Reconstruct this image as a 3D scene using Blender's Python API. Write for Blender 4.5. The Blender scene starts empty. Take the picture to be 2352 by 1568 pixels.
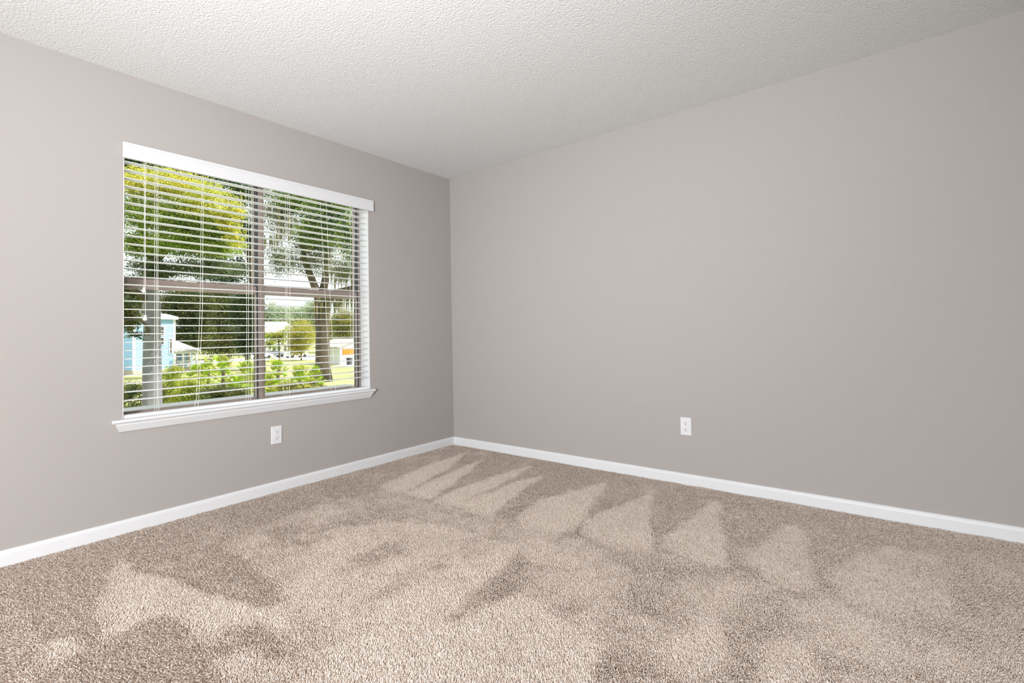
import bpy, math, random
import numpy as np
from mathutils import Matrix, Vector

rng = np.random.default_rng(7)
random.seed(7)
scene = bpy.context.scene
COL = scene.collection

# ------------------------------------------------------------------ camera
cam_d = bpy.data.cameras.new('camera')
cam_d.sensor_width = 36.0
cam_d.lens = 17.197
cam_d.shift_y = -0.0229
cam_d.clip_start = 0.05
cam_d.clip_end = 2000
cam = bpy.data.objects.new('camera', cam_d)
COL.objects.link(cam)
cam.matrix_world = Matrix(((0.78757019, 0.03458536, 0.61525365, 3.20178),
                           (0.61588566, -0.01105005, -0.78775805, -3.20177),
                           (-0.02044631, 0.99934066, -0.03000331, 1.00972),
                           (0, 0, 0, 1)))
scene.camera = cam

# ------------------------------------------------------------------ light
vs = scene.view_settings
scene.display_settings.display_device = 'sRGB'
vs.view_transform = 'Standard'
vs.look = 'None'
vs.exposure = 0.0
vs.gamma = 1.0
vs.use_curve_mapping = False

world = bpy.data.worlds.new('sky')
scene.world = world
world.use_nodes = True
bg = world.node_tree.nodes['Background']
bg.inputs['Color'].default_value = (0.93, 0.97, 1.0, 1)
bg.inputs['Strength'].default_value = 1.4


def light(name, kind, loc, aim, power, color=(1, 1, 1), size=1.0, size_y=None, **kw):
    d = bpy.data.lights.new(name, kind)
    d.energy = power
    d.color = color
    if kind == 'AREA':
        d.shape = 'RECTANGLE'
        d.size = size
        d.size_y = size_y or size
    for k, v in kw.items():
        setattr(d, k, v)
    o = bpy.data.objects.new(name, d)
    COL.objects.link(o)
    o.location = loc
    o.rotation_euler = (Vector(aim) - Vector(loc)).to_track_quat('-Z', 'Y').to_euler()
    return o


light('sun', 'SUN', (0, 0, 40), Vector((0, 0, 40)) - Vector((0.55, 0.42, 0.75)), 7.6, (1.0, 0.96, 0.9), angle=0.01)
# fill light added behind the camera; the photographer's flash bounced off the ceiling
light('added_fill', 'AREA', (3.15, -5.5, 1.2), (0.9, -1.3, 0.7), 258, (0.97, 0.985, 1.0), 1.1, 1.8)
light('bounce_flash', 'SPOT', (2.5, -3.4, 1.2), (1.3, -1.6, 2.44), 148, (0.96, 0.985, 1.0), spot_size=math.radians(120), spot_blend=1.0, shadow_soft_size=0.15)

# ------------------------------------------------------------------ helpers


def srgb(r, g, b):
    f = lambda c: (c / 255 / 12.92) if c <= 10 else ((c / 255 + 0.055) / 1.055) ** 2.4
    return (f(r), f(g), f(b), 1)


def mat(name, color, rough=0.6, bump=None, vary=None, attr=None, transl=0.0, spec=0.4, metal=0.0):
    """procedural material; bump = (scale, strength, distance), vary = (scale, amount), attr = name of a colour attribute"""
    m = bpy.data.materials.new(name)
    m.use_nodes = True
    nt = m.node_tree
    p = nt.nodes['Principled BSDF']
    p.inputs['Base Color'].default_value = color
    p.inputs['Roughness'].default_value = rough
    p.inputs['Specular IOR Level'].default_value = spec
    p.inputs['Metallic'].default_value = metal
    tc = nt.nodes.new('ShaderNodeTexCoord')
    src = None
    if attr:
        a = nt.nodes.new('ShaderNodeAttribute')
        a.attribute_name = attr
        src = a.outputs['Color']
    if vary:
        n = nt.nodes.new('ShaderNodeTexNoise')
        n.inputs['Scale'].default_value = vary[0]
        n.inputs['Detail'].default_value = 5
        nt.links.new(tc.outputs['Object'], n.inputs['Vector'])
        r = nt.nodes.new('ShaderNodeMapRange')
        r.inputs['From Min'].default_value = 0.3
        r.inputs['From Max'].default_value = 0.7
        r.inputs['To Min'].default_value = 1 - vary[1]
        r.inputs['To Max'].default_value = 1 + vary[1]
        nt.links.new(n.outputs['Fac'], r.inputs['Value'])
        mx = nt.nodes.new('ShaderNodeVectorMath')
        mx.operation = 'SCALE'
        if src is not None:
            nt.links.new(src, mx.inputs[0])
        else:
            mx.inputs[0].default_value = color[:3]
        nt.links.new(r.outputs['Result'], mx.inputs['Scale'])
        src = mx.outputs['Vector']
    if src is not None:
        nt.links.new(src, p.inputs['Base Color'])
    if bump:
        n = nt.nodes.new('ShaderNodeTexNoise')
        n.inputs['Scale'].default_value = bump[0]
        n.inputs['Detail'].default_value = 3
        nt.links.new(tc.outputs['Object'], n.inputs['Vector'])
        b = nt.nodes.new('ShaderNodeBump')
        b.inputs['Strength'].default_value = bump[1]
        b.inputs['Distance'].default_value = bump[2]
        nt.links.new(n.outputs['Fac'], b.inputs['Height'])
        nt.links.new(b.outputs['Normal'], p.inputs['Normal'])
    if transl:
        t = nt.nodes.new('ShaderNodeBsdfTranslucent')
        if src is not None:
            nt.links.new(src, t.inputs['Color'])
        else:
            t.inputs['Color'].default_value = color
        mix = nt.nodes.new('ShaderNodeMixShader')
        mix.inputs['Fac'].default_value = transl
        nt.links.new(p.outputs[0], mix.inputs[1])
        nt.links.new(t.outputs[0], mix.inputs[2])
        nt.links.new(mix.outputs[0], nt.nodes['Material Output'].inputs['Surface'])
    return m


class MB:
    """collects vertices and faces of one mesh object"""

    def __init__(self):
        self.v, self.f = [], []

    def add(self, verts, faces):
        k = len(self.v)
        self.v += [tuple(p) for p in verts]
        self.f += [tuple(i + k for i in fc) for fc in faces]
        return self

    def box(self, x0, x1, y0, y1, z0, z1, c=0.0):
        """box, with all twelve edges chamfered by c"""
        if c <= 0:
            v = [(x, y, z) for x in (x0, x1) for y in (y0, y1) for z in (z0, z1)]
            return self.add(v, [(0, 1, 3, 2), (4, 6, 7, 5), (0, 4, 5, 1), (2, 3, 7, 6), (0, 2, 6, 4), (1, 5, 7, 3)])
        v = []
        for sx in (0, 1):
            for sy in (0, 1):
                for sz in (0, 1):
                    X, Y, Z = (x0, x1)[sx], (y0, y1)[sy], (z0, z1)[sz]
                    ix, iy, iz = X + (c, -c)[sx], Y + (c, -c)[sy], Z + (c, -c)[sz]
                    v += [(X, iy, iz), (ix, Y, iz), (ix, iy, Z)]
        q = lambda sx, sy, sz, a: (sx * 4 + sy * 2 + sz) * 3 + a
        f = []
        for s in (0, 1):
            o = (lambda t: t) if s else (lambda t: t[::-1])
            f.append(o((q(s, 0, 0, 0), q(s, 1, 0, 0), q(s, 1, 1, 0), q(s, 0, 1, 0))))
            f.append(o((q(0, s, 0, 1), q(0, s, 1, 1), q(1, s, 1, 1), q(1, s, 0, 1))))
            f.append(o((q(0, 0, s, 2), q(1, 0, s, 2), q(1, 1, s, 2), q(0, 1, s, 2))))
        for a in (0, 1):
            for b in (0, 1):
                f.append((q(a, b, 0, 0), q(a, b, 1, 0), q(a, b, 1, 1), q(a, b, 0, 1)))
                f.append((q(a, 0, b, 0), q(a, 1, b, 0), q(a, 1, b, 2), q(a, 0, b, 2)))
                f.append((q(0, a, b, 1), q(1, a, b, 1), q(1, a, b, 2), q(0, a, b, 2)))
                for d in (0, 1):
                    f.append((q(a, b, d, 0), q(a, b, d, 1), q(a, b, d, 2)))
        return self.add(v, f)

    def prism(self, prof, axis, a, b):
        """profile (list of 2-D points) swept along axis 'x', 'y' or 'z' from a to b; the points fill the other two axes in order"""
        n = len(prof)
        v = []
        for t in (a, b):
            for p, q in prof:
                v.append({'x': (t, p, q), 'y': (p, t, q), 'z': (p, q, t)}[axis])
        f = [(i, (i + 1) % n, n + (i + 1) % n, n + i) for i in range(n)]
        f += [tuple(range(n))[::-1], tuple(range(n, 2 * n))]
        return self.add(v, f)

    def tube(self, pts, radii, seg=8):
        pts = [Vector(p) for p in pts]
        if not hasattr(radii, '__len__'):
            radii = [radii] * len(pts)
        k = len(self.v)
        ref = None
        for i, p in enumerate(pts):
            t = (pts[min(i + 1, len(pts) - 1)] - pts[max(i - 1, 0)]).normalized()
            if ref is None:
                ref = t.orthogonal().normalized()
            ref = (ref - t * ref.dot(t)).normalized()
            w = t.cross(ref)
            for j in range(seg):
                a = 2 * math.pi * j / seg
                self.v.append(tuple(p + (ref * math.cos(a) + w * math.sin(a)) * radii[i]))
        for i in range(len(pts) - 1):
            for j in range(seg):
                a, b = k + i * seg + j, k + i * seg + (j + 1) % seg
                self.f.append((a, b, b + seg, a + seg))
        self.f.append(tuple(range(k, k + seg))[::-1])
        e = k + (len(pts) - 1) * seg
        self.f.append(tuple(range(e, e + seg)))
        return self

    def mesh(self, name, m, org=(0, 0, 0), smooth=False):
        me = bpy.data.meshes.new(name)
        o = Vector(org)
        me.from_pydata([tuple(Vector(p) - o) for p in self.v], [], self.f)
        if m:
            me.materials.append(m)
        import bmesh
        bm = bmesh.new()
        bm.from_mesh(me)
        bmesh.ops.recalc_face_normals(bm, faces=bm.faces)
        bm.to_mesh(me)
        bm.free()
        if smooth:
            me.shade_smooth()
        return me


def link(name, data, parent=None, loc=(0, 0, 0), **props):
    o = bpy.data.objects.new(name, data)
    COL.objects.link(o)
    o.location = loc
    if parent:
        o.parent = parent
    for k, v in props.items():
        o[k] = v
    return o


def empty(name, loc, label, category, rot=(0, 0, 0), **props):
    o = link(name, None, None, loc, label=label, category=category, **props)
    o.empty_display_size = 0.1
    o.rotation_euler = rot
    return o


def base(o):
    """world position of an unrotated root, walking up its parents"""
    p = Vector((0, 0, 0))
    while o:
        p += o.location
        o = o.parent
    return p


def part(name, mb, m, parent, smooth=False, **props):
    """mb is drawn in world coordinates; the part's mesh is stored relative to its parent"""
    return link(name, mb.mesh(name, m, base(parent), smooth), parent, **props)


def top(name, mb, m, label, category, org=(0, 0, 0), smooth=False, **props):
    return link(name, mb.mesh(name, m, org, smooth), None, org, label=label, category=category, **props)


# ------------------------------------------------------------------ materials
M_wall = mat('greige_wall_paint', srgb(162, 157, 154), 0.75, bump=(260, 0.12, 0.002), spec=0.25)
M_white = mat('white_trim_paint', srgb(212, 213, 215), 0.42, bump=(60, 0.05, 0.001))
M_jamb = mat('white_reveal_paint', srgb(206, 207, 208), 0.6)
M_slat = mat('white_faux_wood', srgb(230, 232, 234), 0.45)
M_valance = mat('white_valance', srgb(208, 208, 210), 0.45)
M_cord = mat('white_cord', srgb(240, 238, 230), 0.8)
M_bronze = mat('brown_window_metal', srgb(150, 136, 127), 0.42, vary=(30, 0.06))
M_latch = mat('pale_latch', srgb(225, 222, 216), 0.4)
M_plate = mat('white_plate_plastic', srgb(212, 212, 215), 0.3)
M_slot = mat('dark_slot', srgb(40, 38, 38), 0.7)
M_screw = mat('painted_screw', srgb(225, 225, 225), 0.3)

# window glass: clear with a faint reflection
M_glass = bpy.data.materials.new('window_glass')
M_glass.use_nodes = True
_nt = M_glass.node_tree
_nt.nodes.remove(_nt.nodes['Principled BSDF'])
_t = _nt.nodes.new('ShaderNodeBsdfTransparent')
_t.inputs['Color'].default_value = (0.965, 0.98, 0.972, 1)
_g = _nt.nodes.new('ShaderNodeBsdfGlossy')
_g.inputs['Roughness'].default_value = 0.02
_fr = _nt.nodes.new('ShaderNodeFresnel')
_fr.inputs['IOR'].default_value = 1.25
_mx = _nt.nodes.new('ShaderNodeMixShader')
_nt.links.new(_fr.outputs[0], _mx.inputs[0])
_nt.links.new(_t.outputs[0], _mx.inputs[1])
_nt.links.new(_g.outputs[0], _mx.inputs[2])
_nt.links.new(_mx.outputs[0], _nt.nodes['Material Output'].inputs['Surface'])

# popcorn ceiling: white paint over lumps of a centimetre or so
M_ceil = mat('popcorn_ceiling', srgb(222, 223, 223), 0.9, spec=0.2)
_nt = M_ceil.node_tree
_tc = _nt.nodes['Texture Coordinate']
_n1 = _nt.nodes.new('ShaderNodeTexVoronoi')
_n1.feature = 'SMOOTH_F1'
_n1.inputs['Scale'].default_value = 130
_n1.inputs['Smoothness'].default_value = 0.6
_n2 = _nt.nodes.new('ShaderNodeTexNoise')
_n2.inputs['Scale'].default_value = 110
_n2.inputs['Detail'].default_value = 4
_nt.links.new(_tc.outputs['Object'], _n2.inputs['Vector'])
_nt.links.new(_tc.outputs['Object'], _n1.inputs['Vector'])
_ad = _nt.nodes.new('ShaderNodeMath')
_ad.operation = 'SUBTRACT'
_nt.links.new(_n2.outputs['Fac'], _ad.inputs[0])
_nt.links.new(_n1.outputs['Distance'], _ad.inputs[1])
_b = _nt.nodes.new('ShaderNodeBump')
_b.inputs['Strength'].default_value = 0.36
_b.inputs['Distance'].default_value = 0.006
_nt.links.new(_ad.outputs[0], _b.inputs['Height'])
_nt.links.new(_b.outputs['Normal'], _nt.nodes['Principled BSDF'].inputs['Normal'])

# ------------------------------------------------------------------ room shell
RX, RY, H = 3.74, -6.6, 2.44          # the room: x 0..RX, y RY..0
WY0, WY1, WZ0, WZ1 = -2.434, -0.897, 0.598, 2.062   # window opening
T = 0.17

ST = dict(kind='structure')
top('floor', MB().box(-T, RX + T, RY - T, T, -0.25, 0), mat('carpet_backing', srgb(150, 134, 120), 0.95, vary=(90, 0.2)),
    'floor of the empty room, covered wall to wall in beige carpet', 'floor', **ST)
top('ceiling', MB().box(-T, RX + T, RY - T, T, H, H + 0.2), M_ceil, 'white popcorn-textured ceiling over the whole room', 'ceiling', **ST)
w = MB()
ys, zs = [RY - T, WY0, WY1, T], [0, WZ0, WZ1, H]
for i in range(3):
    for j in range(3):
        if i == 1 and j == 1:
            continue
        for x in (0, -T):
            q = [(x, ys[i], zs[j]), (x, ys[i + 1], zs[j]), (x, ys[i + 1], zs[j + 1]), (x, ys[i], zs[j + 1])]
            w.add(q, [(0, 1, 2, 3)])
for (a, b) in (((WY0, WZ0), (WY1, WZ0)), ((WY1, WZ0), (WY1, WZ1)), ((WY1, WZ1), (WY0, WZ1)), ((WY0, WZ1), (WY0, WZ0))):
    w.add([(0, *a), (0, *b), (-T, *b), (-T, *a)], [(0, 1, 2, 3)])
top('wall_left', w, M_wall, 'greige painted wall that holds the window', 'wall', **ST)
top('wall_back', MB().box(0, RX, 0, T, 0, H), M_wall, 'plain greige painted wall meeting the window wall in the far corner', 'wall', **ST)
top('wall_right', MB().box(RX, RX + T, RY - T, T, 0, H), M_wall, 'greige wall just beyond the right edge of the view', 'wall', **ST)
top('wall_front', MB().box(0, RX, RY - T, RY, 0, H), M_wall, 'greige wall behind the viewpoint', 'wall', **ST)

# baseboards with a rounded top edge
bb = [(0, 0), (0.013, 0), (0.013, 0.058), (0.0115, 0.068), (0.008, 0.0745), (0.003, 0.077), (0, 0.077)]
top('baseboard_left', MB().prism(bb, 'y', RY, -0.0), M_white, 'white baseboard along the foot of the window wall', 'baseboard', **ST)
top('baseboard_back', MB().prism([(-p, q) for p, q in bb], 'x', 0.013, RX), M_white, 'white baseboard along the foot of the plain wall', 'baseboard', **ST)
top('baseboard_right', MB().prism([(RX - p, q) for p, q in bb], 'y', RY, -0.013), M_white, 'white baseboard out of view on the right', 'baseboard', **ST)

# ------------------------------------------------------------------ window
win = empty('window_1', (-0.11, -1.667, WZ0), 'twin brown metal single-hung window set in a white reveal', 'window', kind='structure')
jb = 0.004
part('reveal_lining', MB().box(-T, -0.0005, WY1 - jb, WY1, WZ0, WZ1), M_jamb, win, label='white painted right side of the window reveal')
part('reveal_lining', MB().box(-T, -0.0005, WY0, WY0 + jb, WZ0, WZ1), M_jamb, win)
part('reveal_lining', MB().box(-T, -0.0005, WY0 + jb, WY1 - jb, WZ1 - jb, WZ1), M_jamb, win)
part('window_sill', MB().prism([(-0.108, WZ0 - 0.018), (0.030, WZ0 - 0.018), (0.036, WZ0 - 0.012), (0.036, WZ0 - 0.004), (0.032, WZ0 + 0.001), (-0.108, WZ0 + 0.001)], 'y', WY0 + jb, WY1 - jb)
     .prism([(0.0, WZ0 - 0.018), (0.030, WZ0 - 0.018), (0.036, WZ0 - 0.012), (0.036, WZ0 - 0.004), (0.032, WZ0 + 0.001), (0.0, WZ0 + 0.001)], 'y', -2.477, WY0 + jb)
     .prism([(0.0, WZ0 - 0.018), (0.030, WZ0 - 0.018), (0.036, WZ0 - 0.012), (0.036, WZ0 - 0.004), (0.032, WZ0 + 0.001), (0.0, WZ0 + 0.001)], 'y', WY1 - jb, -0.872),
     M_white, win, label='white wooden sill board with a rounded nose')
# apron: tapered moulding, its ends cut back at an angle
z1, z0 = WZ0 - 0.018, 0.532
ap = MB()
sec = [(0.0, z1), (0.027, z1), (0.025, z1 - 0.012), (0.010, z0 + 0.004), (0.006, z0), (0.0, z0)]
k = [(-2.468 + (z1 - z) * 0.45, -0.880 - (z1 - z) * 0.45) for _, z in sec]
n = len(sec)
ap.add([(x, k[i][0], z) for i, (x, z) in enumerate(sec)] + [(x, k[i][1], z) for i, (x, z) in enumerate(sec)],
       [(i, (i + 1) % n, n + (i + 1) % n, n + i) for i in range(n)] + [tuple(range(n)), tuple(range(n, 2 * n))[::-1]])
part('window_apron', ap, M_white, win, label='white moulding under the sill, ends cut at an angle')

fx0, fx1 = -0.165, -0.110
YL, YR = WY0 + jb, WY1 - jb
ym0, ym1 = -1.687, -1.648
fr = MB()
fr.box(fx0, fx1, YL, YL + 0.02, WZ0, WZ1 - jb, 0.002)
fr.box(fx0, fx1, YR - 0.02, YR, WZ0, WZ1 - jb, 0.002)
fr.box(fx0, fx1, YL + 0.02, YR - 0.02, WZ1 - jb - 0.018, WZ1 - jb, 0.002)
fr.box(fx0, fx1, YL + 0.02, YR - 0.02, WZ0, WZ0 + 0.010, 0.002)
part('window_frame', fr, M_bronze, win)
part('mullion', MB().box(fx0, fx1 + 0.002, ym0, ym1, WZ0 + 0.010, WZ1 - jb - 0.018, 0.002).box(fx1, fx1 + 0.006, ym0 + 0.013, ym1 - 0.013, WZ0 + 0.010, WZ1 - jb - 0.018, 0.001), M_bronze, win)
M_strip = mat('dark_weather_strip', srgb(58, 62, 64), 0.6)
for y in (ym0, YR - 0.02):
    part('weather_strip', MB().box(-0.158, -0.1095, y - 0.0085, y - 0.0003, WZ0 + 0.010, WZ1 - jb - 0.018), M_strip, win, label='dark weather strip on the side of the metal')
zb = WZ0 + 0.010
for (a, b) in ((YL + 0.02, ym0 - 0.009), (ym1, YR - 0.029)):
    lo = MB()
    x0, x1 = -0.137, -0.112
    lo.box(x0, x1, a, a + 0.004, zb, 1.350, 0.0015).box(x0, x1, b - 0.004, b, zb, 1.350, 0.0015)
    lo.box(x0, x1, a + 0.004, b - 0.004, zb, zb + 0.014, 0.0015).box(x0, x1, a + 0.004, b - 0.004, 1.296, 1.350, 0.0015)
    lo.box(x1, x1 + 0.007, a + 0.004, b - 0.004, 1.318, 1.330, 0.001)
    s = part('sash', lo, M_bronze, win)
    part('glass_pane', MB().box(-0.126, -0.123, a + 0.004, b - 0.004, zb + 0.014, 1.296), M_glass, s)
    yc = -2.075 if a < -2 else -1.285
    part('sash_latch', MB().box(-0.132, -0.102, yc - 0.028, yc + 0.028, 1.350, 1.357, 0.002).box(-0.118, -0.098, yc - 0.012, yc + 0.040, 1.357, 1.364, 0.002), M_latch, s, label='pale cam latch on top of the meeting rail')
    hi = MB()
    x0, x1 = -0.163, -0.139
    hi.box(x0, x1, a, a + 0.004, 1.330, WZ1 - jb - 0.018, 0.0015).box(x0, x1, b - 0.004, b, 1.330, WZ1 - jb - 0.018, 0.0015)
    hi.box(x0, x1, a + 0.004, b - 0.004, 1.330, 1.358, 0.0015).box(x0, x1, a + 0.004, b - 0.004, WZ1 - jb - 0.026, WZ1 - jb - 0.018, 0.0015)
    s = part('sash', hi, M_bronze, win)
    part('glass_pane', MB().box(-0.152, -0.149, a + 0.004, b - 0.004, 1.358, WZ1 - jb - 0.026), M_glass, s)
part('outer_sill', MB().prism([(-0.42, WZ0 - 0.05), (-0.172, WZ0 - 0.05), (-0.172, WZ0 + 0.019), (-0.42, WZ0 + 0.012)], 'y', WY0 - 0.05, WY1 + 0.05), M_white, win, label='white sloping ledge outside the glass')

# ------------------------------------------------------------------ blind
blind = empty('window_blind', (-0.03, -1.667, WZ0), 'white horizontal slat blind lowered over the window, slats open', 'blind')
BY0, BY1 = -2.427, -0.905
part('head_rail', MB().box(-0.058, -0.006, BY0, BY1, 1.998, 2.045, 0.003), M_slat, blind)
part('valance', MB().prism([(0.004, 1.982), (0.014, 1.982), (0.016, 1.985), (0.016, 2.033), (0.019, 2.039), (0.019, 2.049), (0.016, 2.053), (0.016, 2.063), (0.014, 2.067), (0.004, 2.067)], 'y', -2.4385, -0.857), M_valance, blind, label='white moulded valance across the top of the blind')
sl = MB()
prof = []
for t in np.linspace(-1, 1, 7):
    prof.append((0.025 * t, 0.0022 * (1 - t * t) + 0.0014))
for t in np.linspace(1, -1, 7):
    prof.append((0.025 * t, 0.0022 * (1 - t * t) - 0.0014))
sl.prism(prof, 'y', BY0 + 1.667, BY1 + 1.667)
slat_me = sl.mesh('slat', M_slat)
for i in range(30):
    o = link('slat', slat_me, blind, (0, 0, 1.9685 - 0.044 * i - WZ0))
    o.rotation_euler = (random.uniform(-0.0006, 0.0006), math.radians(0.2 + random.uniform(-0.8, 0.8)), 0)
part('bottom_rail', MB().prism([(-0.055, WZ0 + 0.002), (-0.005, WZ0 + 0.002), (-0.004, WZ0 + 0.006), (-0.004, WZ0 + 0.014), (-0.008, WZ0 + 0.018), (-0.052, WZ0 + 0.018), (-0.055, WZ0 + 0.014)], 'y', BY0, BY1), M_slat, blind)
zb = WZ0 + 0.018
ladders = [
    ([(-2.278, 1.99), (-2.276, 0.70), (-2.270, zb)], [(-2.279, 1.99), (-2.277, zb)], True),
    ([(-2.050, 1.99), (-2.056, 1.20), (-2.074, 0.70), (-2.080, zb)], [(-2.040, 1.99), (-2.050, 1.2), (-2.070, 0.66), (-2.080, zb)], False),
    ([(-1.776, 1.99), (-1.772, 1.1), (-1.778, 0.68), (-1.786, zb)], [(-1.785, 1.99), (-1.783, 1.1), (-1.788, zb)], True),
    ([(-1.524, 1.99), (-1.526, 1.34), (-1.530, 0.74), (-1.534, zb)], [(-1.525, 1.99), (-1.528, 1.2), (-1.552, 0.74), (-1.545, zb)], True),
    ([(-1.252, 1.99), (-1.230, 1.33), (-1.206, 0.86), (-1.190, 0.67), (-1.192, zb)], [(-1.266, 1.99), (-1.237, 1.33), (-1.210, 0.86), (-1.195, zb)], False),
    ([(-1.016, 1.99), (-1.032, 1.3), (-1.038, 0.72), (-1.040, zb)], [(-1.014, 1.99), (-1.028, 1.3), (-1.022, zb)], True),
]
for fr_, re_, lift in ladders:
    part('ladder_cord', MB().tube([(-0.0035, y, z) for y, z in fr_], 0.0011, 5), M_cord, blind, True)
    part('ladder_cord', MB().tube([(-0.0565, y, z) for y, z in re_], 0.0011, 5), M_cord, blind, True)
    if lift:
        ya, yb = (fr_[0][0] * 0.6 + re_[0][0] * 0.4), (fr_[-1][0] * 0.5 + re_[-1][0] * 0.5)
        part('lift_cord', MB().tube([(-0.03, ya, 1.99), (-0.03, yb, zb)], 0.0010, 5), M_cord, blind, True)
for y, zend, dy in ((-2.3445, 1.297, 0.0), (-2.338, 1.146, -0.003)):
    c = part('pull_cord', MB().tube([(0.010, y, 1.985), (0.014, y + dy, 1.7), (0.013, y + dy * 0.3, zend)], 0.0012, 5), M_cord, blind, True)
    yy = y + dy * 0.3
    part('cord_tassel', MB().tube([(0.013, yy, zend + 0.002), (0.013, yy, zend - 0.004), (0.013, yy, zend - 0.014), (0.013, yy, zend - 0.026), (0.013, yy, zend - 0.030)],
                                  [0.003, 0.006, 0.0075, 0.0095, 0.006], 10), M_latch, c, True)
cl = MB().box(-0.040, -0.018, WY1 - jb - 0.006, WY1 - jb, 1.118, 1.150, 0.0015).box(-0.032, -0.026, WY1 - jb - 0.016, WY1 - jb - 0.006, 1.124, 1.130, 0.001)
top('cord_cleat', cl, M_white, 'tiny white cleat on the right side of the window reveal', 'cleat', (-0.03, WY1 - jb, 1.134))

# ------------------------------------------------------------------ wall outlets


def rrect(w_, h_, r, n_=5):
    out = []
    for cx, cy, a0 in ((w_ - r, h_ - r, 0), (-w_ + r, h_ - r, 90), (-w_ + r, -h_ + r, 180), (w_ - r, -h_ + r, 270)):
        for i in range(n_ + 1):
            a = math.radians(a0 + 90 * i / n_)
            out.append((cx + r * math.cos(a), cy + r * math.sin(a)))
    return out


def layered(rings):
    """rings: list of (outline, y) with equal counts, from the wall outwards (-y); capped at the last"""
    b = MB()
    n_ = len(rings[0][0])
    v = [(p, y, q) for ring, y in rings for p, q in ring]
    f = [(k_ * n_ + i, k_ * n_ + (i + 1) % n_, (k_ + 1) * n_ + (i + 1) % n_, (k_ + 1) * n_ + i) for k_ in range(len(rings) - 1) for i in range(n_)]
    f += [tuple(range(n_)), tuple(range((len(rings) - 1) * n_, len(rings) * n_))]
    return b.add(v, f)


def outlet(loc, rot, label):
    r = empty('wall_outlet', loc, label, 'outlet', rot)
    link('cover_plate', layered([(rrect(0.035, 0.0575, 0.004), 0), (rrect(0.035, 0.0575, 0.004), -0.002), (rrect(0.0335, 0.056, 0.004), -0.0045), (rrect(0.031, 0.0535, 0.004), -0.0055)]).mesh('cover_plate', M_plate), r)
    for s in (1, -1):
        zc = 0.0195 * s
        body = layered([([(p, q + zc) for p, q in rrect(0.0168, 0.0142, 0.010)], -0.005), ([(p, q + zc) for p, q in rrect(0.0168, 0.0142, 0.010)], -0.0064), ([(p, q + zc) for p, q in rrect(0.0160, 0.0134, 0.0095)], -0.0070)])
        f = link('receptacle', body.mesh('receptacle', M_plate), r)
        for sx, hh in ((-0.0063, 0.0042), (0.0063, 0.0034)):
            link('slot', MB().box(sx - 0.0012, sx + 0.0012, -0.0072, -0.0060, zc + 0.004 - hh, zc + 0.004 + hh).mesh('slot', M_slot), f)
        g = [(0.0027 * math.cos(a), 0.0027 * math.sin(a) + zc - 0.0075) for a in np.linspace(0, 2 * math.pi, 12, endpoint=False)]
        link('ground_hole', layered([(g, -0.006), (g, -0.0072)]).mesh('ground_hole', M_slot), f)
    c = [(0.0028 * math.cos(a), 0.0028 * math.sin(a)) for a in np.linspace(0, 2 * math.pi, 12, endpoint=False)]
    link('screw', layered([(c, -0.005), (c, -0.0063), ([(p * 0.7, q * 0.7) for p, q in c], -0.0068)]).mesh('screw', M_screw), r, label='small screw between the two sockets')
    return r


outlet((2.114, 0.0, 0.380), (0, 0, 0), 'white duplex outlet low on the plain wall without a window')
outlet((0.0, -1.625, 0.375), (0, 0, math.radians(90)), 'white duplex outlet under the window')
LEAN, YARN = 1.8, 1.23

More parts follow.
